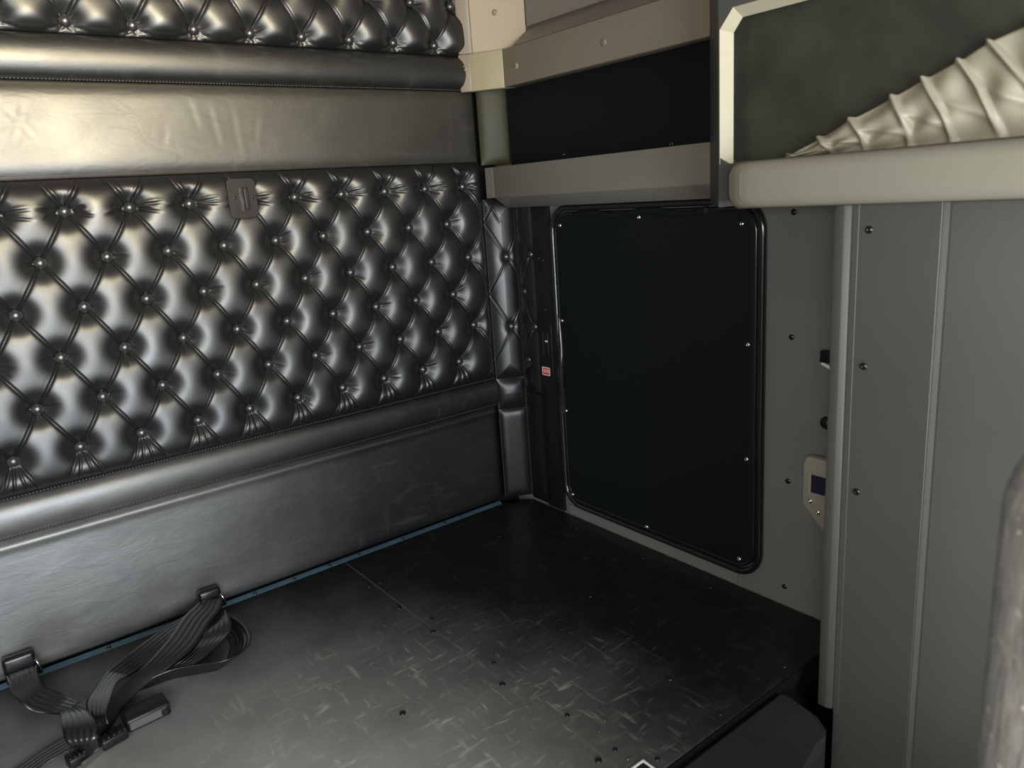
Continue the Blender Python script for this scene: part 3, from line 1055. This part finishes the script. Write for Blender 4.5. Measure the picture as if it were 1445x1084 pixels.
# ------------------------------------------------------------------ carpeted ledge in front of the bunk
lg = bmesh.new()
pl = [(.848, -1.069), (.852, -1.100), (.842, -1.150), (.822, -1.178), (.795, -1.192), (.770, -1.203), (.70, -1.207), (-.5, -1.207), (-.5, -1.069)]
A = [lg.verts.new((x, y, -.500)) for x, y in pl]
B = [lg.verts.new((x, y, -.006)) for x, y in pl]
lg.faces.new(A)
lg.faces.new(B)
for i in range(len(pl)):
    lg.faces.new((A[i], A[(i + 1) % len(pl)], B[(i + 1) % len(pl)], B[i]))
bmesh.ops.bevel(lg, geom=[e for e in lg.edges if all(v in B for v in e.verts)], offset=.012, segments=3, affect='EDGES')
tag(bm_obj('carpeted_step', lg, M['carpet']), 'dark carpeted step with a rounded end in front of the bunk board', 'step')

# ------------------------------------------------------------------ seat back at the right edge
sb_ = thing('cab_seat', 'grey flecked cloth seat back cut off at the right edge', 'seat', (.52, -1.72, -.5))
bm = bmesh.new()
add_box(bm, (.250, -1.760, -.20), (.520, -1.575, .765), .085, 8)
for v in bm.verts:
    if v.co.z > .35:
        k = (v.co.z - .35) / .45
        v.co.x = .385 + (v.co.x - .385) * (1 - .22 * k * k)
    else:
        k = (.35 - v.co.z) / .55
        v.co.x = .385 + (v.co.x - .385) * (1 - .06 * k * k)
bm_obj('backrest', bm, M['seatcloth'], sb_, auto=80)
box('seat_cushion_blocker', (.27, -2.32, -.14), (.86, -1.80, .10), M['seatcloth'], sb_, .05, 4)  # unseen; raised and widened to keep low light off the cabinet
box('armrest_blocker', (.775, -2.25, .20), (.855, -1.80, .29), M['seatcloth'], sb_, .03, 4)  # unseen; added to block low light towards the cabinet
box('pedestal', (.36, -2.20, -.50), (.75, -1.85, -.145), M['blackplastic'], sb_, .01, 2)

# ------------------------------------------------------------------ seat-belt straps on the bunk
def ribbon(name, secs, parent, sub=10, th=.0016):
    S = [(Vector(a), Vector(b)) for a, b in secs]
    n = len(S)

    def cr(p0, p1, p2, p3, t):
        return .5 * ((2 * p1) + (p2 - p0) * t + (2 * p0 - 5 * p1 + 4 * p2 - p3) * t * t + (3 * p1 - p0 - 3 * p2 + p3) * t ** 3)
    rows = []
    for i in range(n - 1):
        q = [S[max(i - 1, 0)], S[i], S[i + 1], S[min(i + 2, n - 1)]]
        for k in range(sub + (1 if i == n - 2 else 0)):
            t = k / sub
            rows.append((cr(*(s[0] for s in q), t), cr(*(s[1] for s in q), t)))
    W = 14
    verts, faces, uvs = [], [], []
    L = 0
    for r, (a, b) in enumerate(rows):
        if r:
            L += ((a + b) / 2 - (rows[r - 1][0] + rows[r - 1][1]) / 2).length
        for k in range(W + 1):
            f = k / W
            p = a.lerp(b, f)
            p.z = max(p.z, .0022)
            verts.append(p)
            uvs.append((f, L * 20))
    for r in range(len(rows) - 1):
        for k in range(W):
            o = r * (W + 1) + k
            faces.append((o, o + 1, o + W + 2, o + W + 1))
    me = bpy.data.meshes.new(name)
    me.from_pydata([tuple(v) for v in verts], [], faces)
    uvl = me.uv_layers.new(name='UVMap')
    for l in me.loops:
        uvl.data[l.index].uv = uvs[l.vertex_index]
    me.shade_smooth()
    o = link_mesh(name, me, M['webbing'], parent)
    s = o.modifiers.new('thickness', 'SOLIDIFY')
    s.thickness = th
    s.offset = 0
    return o


def anchor(parent, x0, x1, zt):
    """black bolted anchor with the webbing looped through it"""
    bm = bmesh.new()
    add_box(bm, (x0, -.034, .010), (x1, -.0112, zt + .012), .008, 4)
    bm_obj('anchor', bm, M['anchorblack'], parent)
    c = (x0 + x1) / 2
    tube('anchor_loop', [(x1 - .004, -.012, .013), (x1 + .003, -.022, .014), (x1 + .004, -.034, .020), (x1 + .002, -.036, zt - .014), (x1 - .002, -.026, zt - .005)], .0032, M['chrome'], parent, n=8)


b1 = thing('seat_belt', 'tangled black belt webbing with tongue, bolted at the anchor nearer the hatch', 'strap', (0, -.2, 0), 'black straps on the bunk board')
anchor(b1, .106, .156, .056)
ribbon('webbing', [((.108, -.028, .046), (.152, -.030, .046)), ((.088, -.045, .040), (.132, -.078, .044)), ((.052, -.052, .034), (.094, -.102, .040)), ((.006, -.066, .030), (.045, -.118, .034)), ((-.045, -.100, .030), (-.004, -.138, .022)), ((-.088, -.130, .030), (-.053, -.155, .010)), ((-.116, -.158, .034), (-.083, -.181, .018))], b1)
ribbon('folded_webbing', [((-.116, -.161, .036), (-.085, -.209, .036)), ((-.144, -.205, .036), (-.111, -.243, .050)), ((-.167, -.245, .036), (-.129, -.295, .056)), ((-.172, -.300, .032), (-.146, -.334, .050)), ((-.168, -.320, .024), (-.148, -.345, .036))], b1)
ribbon('crossing_webbing', [((.104, -.036, .050), (.150, -.060, .052)), ((.084, -.060, .052), (.130, -.110, .052)), ((.057, -.085, .052), (.094, -.150, .050)), ((.011, -.148, .050), (.044, -.212, .046)), ((-.045, -.214, .052), (-.005, -.239, .040)), ((-.092, -.253, .052), (-.066, -.259, .030)), ((-.129, -.287, .048), (-.106, -.280, .020)), ((-.159, -.324, .040), (-.136, -.310, .012)), ((-.171, -.349, .030), (-.159, -.343, .008))], b1)
ribbon('inner_loop', [((.106, -.090, .030), (.139, -.110, .045)), ((.077, -.169, .045), (.132, -.177, .050)), ((.058, -.192, .044), (.122, -.201, .042)), ((.038, -.204, .034), (.094, -.211, .030)), ((.008, -.216, .028), (.052, -.229, .020)), ((-.023, -.215, .020), (.019, -.234, .014))], b1)
ribbon('outer_loop', [((.130, -.090, .040), (.118, -.100, .012)), ((.151, -.170, .042), (.118, -.185, .008)), ((.152, -.235, .042), (.105, -.224, .006)), ((.138, -.275, .040), (.089, -.252, .005)), ((.112, -.300, .040), (.078, -.263, .004)), ((.072, -.306, .042), (.066, -.267, .004)), ((.030, -.279, .040), (.031, -.252, .004)), ((-.012, -.256, .038), (-.010, -.232, .004)), ((-.052, -.252, .036), (-.052, -.228, .004)), ((-.088, -.250, .030), (-.087, -.227, .004)), ((-.121, -.251, .020), (-.116, -.246, .004))], b1)


def tongue(parent):
    """tongue: ridged grip at each end, steel bar along the near side"""
    ax = Vector((.090, .020, 0)).normalized()
    R = Matrix.Rotation(math.atan2(ax.y, ax.x), 4, 'Z')
    for cx, L, nm in ((-.2075, .030, 'grip'), (-.146, .046, 'grip')):
        c = Vector((cx, -.361 + (cx + .17) * .22, .0125))
        bm = bmesh.new()
        add_box(bm, c - Vector((L / 2, .013, .011)), c + Vector((L / 2, .013, .009)), .004, 3, R)
        nr = 5 if L > .04 else 4
        for k in range(nr):
            o = R @ Vector((-L / 2 + L * (k + .5) / nr, 0, 0))
            cc_ = c + o + Vector((0, 0, .0095))
            add_box(bm, cc_ - Vector((.0020, .0115, .003)), cc_ + Vector((.0020, .0115, .0025)), .0014, 2, R)
        bm_obj(nm, bm, M['blackplastic'], parent)
    c = Vector((-.1835, -.3795, .010))
    R2 = Matrix.Rotation(math.atan2(.023, .037), 4, 'Z')
    bm = bmesh.new()
    add_box(bm, c - Vector((.023, .0022, .006)), c + Vector((.023, .0022, .004)), .0012, 2, R2)
    bm_obj('steel_bar', bm, M['chrome'], parent)


tongue(b1)

b2 = thing('seat_belt', 'black belt strap with rolled webbing and square buckle, bolted at the far-left anchor', 'strap', (-.25, -.2, 0), 'black straps on the bunk board')
anchor(b2, -.282, -.224, .060)
ribbon('webbing', [((-.226, -.034, .040), (-.280, -.036, .040)), ((-.228, -.075, .048), (-.278, -.080, .048)), ((-.228, -.115, .045), (-.277, -.120, .045)), ((-.225, -.135, .040), (-.266, -.162, .040)), ((-.207, -.147, .028), (-.250, -.179, .022)), ((-.190, -.174, .020), (-.223, -.197, .012)), ((-.176, -.222, .030), (-.207, -.237, .024))], b2)
ribbon('rolled_webbing', [((-.209, -.218, .024), (-.181, -.232, .027)), ((-.213, -.258, .046), (-.176, -.280, .047)), ((-.213, -.299, .060), (-.171, -.322, .060)), ((-.216, -.342, .064), (-.167, -.372, .064)), ((-.217, -.369, .054), (-.174, -.396, .054)), ((-.211, -.372, .040), (-.182, -.392, .040)), ((-.206, -.362, .029), (-.183, -.376, .029))], b2)
ribbon('loose_end', [((-.200, -.290, .022), (-.205, -.338, .020)), ((-.215, -.295, .018), (-.217, -.342, .016)), ((-.256, -.293, .008), (-.247, -.338, .008)), ((-.297, -.308, .004), (-.280, -.347, .004)), ((-.345, -.326, .003), (-.326, -.365, .003)), ((-.40, -.35, .003), (-.38, -.39, .003))], b2)
Rb_ = Matrix.Rotation(math.radians(4), 4, 'Z')
bm = bmesh.new()
add_box(bm, (-.122, -.347, .0005), (-.044, -.300, .0275), .005, 3, Rb_)
bk = bm_obj('buckle', bm, M['blackplastic'], b2)
box('buckle_side', (-.116, -.3495, .0060), (-.050, -.3440, .0215), M['anchorgrey'], bk, .0012, 1, Rb_)
box('release_button', (-.060, -.3510, .0075), (-.050, -.3480, .0205), M['blackplastic'], bk, .0012, 1, Rb_)

# ------------------------------------------------------------------ daylight, plus an added warm lamp
def area(name, loc, target, sx, sy, power, col):
    l = bpy.data.lights.new(name, 'AREA')
    l.shape = 'RECTANGLE'
    l.size, l.size_y = sx, sy
    l.energy = power
    l.color = col
    o = bpy.data.objects.new(name, l)
    COL.objects.link(o)
    o.location = loc
    o.rotation_euler = (Vector(target) - Vector(loc)).to_track_quat('-Z', 'Y').to_euler()
    return o


area('windshield_daylight', (-.25, -3.19, .38), (-.15, 0, .42), 1.6, 1.5, 134, (.88, .95, 1.0))
rw = area('added_warm_lamp', (.06, -2.62, 1.42), (-.02, 0, 1.45), .92, .46, 11, (1.0, .84, .53))  # added warm lamp, unseen in mid-air, to brighten the upper rear wall
rw.data.spread = math.radians(50)
area('driver_window_daylight', (-1.19, -2.22, .95), (.4, -1.0, .4), 1.0, .4, 26, (1.0, .96, .87))

w = bpy.data.worlds.new('World')
SC.world = w
w.use_nodes = True
bg = w.node_tree.nodes['Background']
bg.inputs[0].default_value = (.75, .85, 1.0, 1)
bg.inputs[1].default_value = .6

# ------------------------------------------------------------------ camera
cam = bpy.data.cameras.new('camera')
co = bpy.data.objects.new('camera', cam)
COL.objects.link(co)
cam.sensor_fit = 'HORIZONTAL'
cam.sensor_width = 36
cam.lens = 1068.45 / 1445 * 36
cam.clip_start = .02
Rw = Matrix(((.78659287, -.61363363, -.06874169), (-.20338614, -.15236642, -.96717038), (.58301435, .77475044, -.24465492)))
right, down, fwd = Rw[0], Rw[1], Rw[2]
m = Matrix((( right[0], -down[0], -fwd[0]), (right[1], -down[1], -fwd[1]), (right[2], -down[2], -fwd[2]))).to_4x4()
m.translation = (-.2473, -1.7682, .9200)
co.matrix_world = m
cam.dof.use_dof = True
cam.dof.focus_distance = 1.85
cam.dof.aperture_fstop = 5.0
SC.camera = co

SC.view_settings.view_transform = 'Standard'
SC.view_settings.look = 'None'
SC.view_settings.gamma = 1
SC.view_settings.use_curve_mapping = False
SC.view_settings.exposure = 0.0
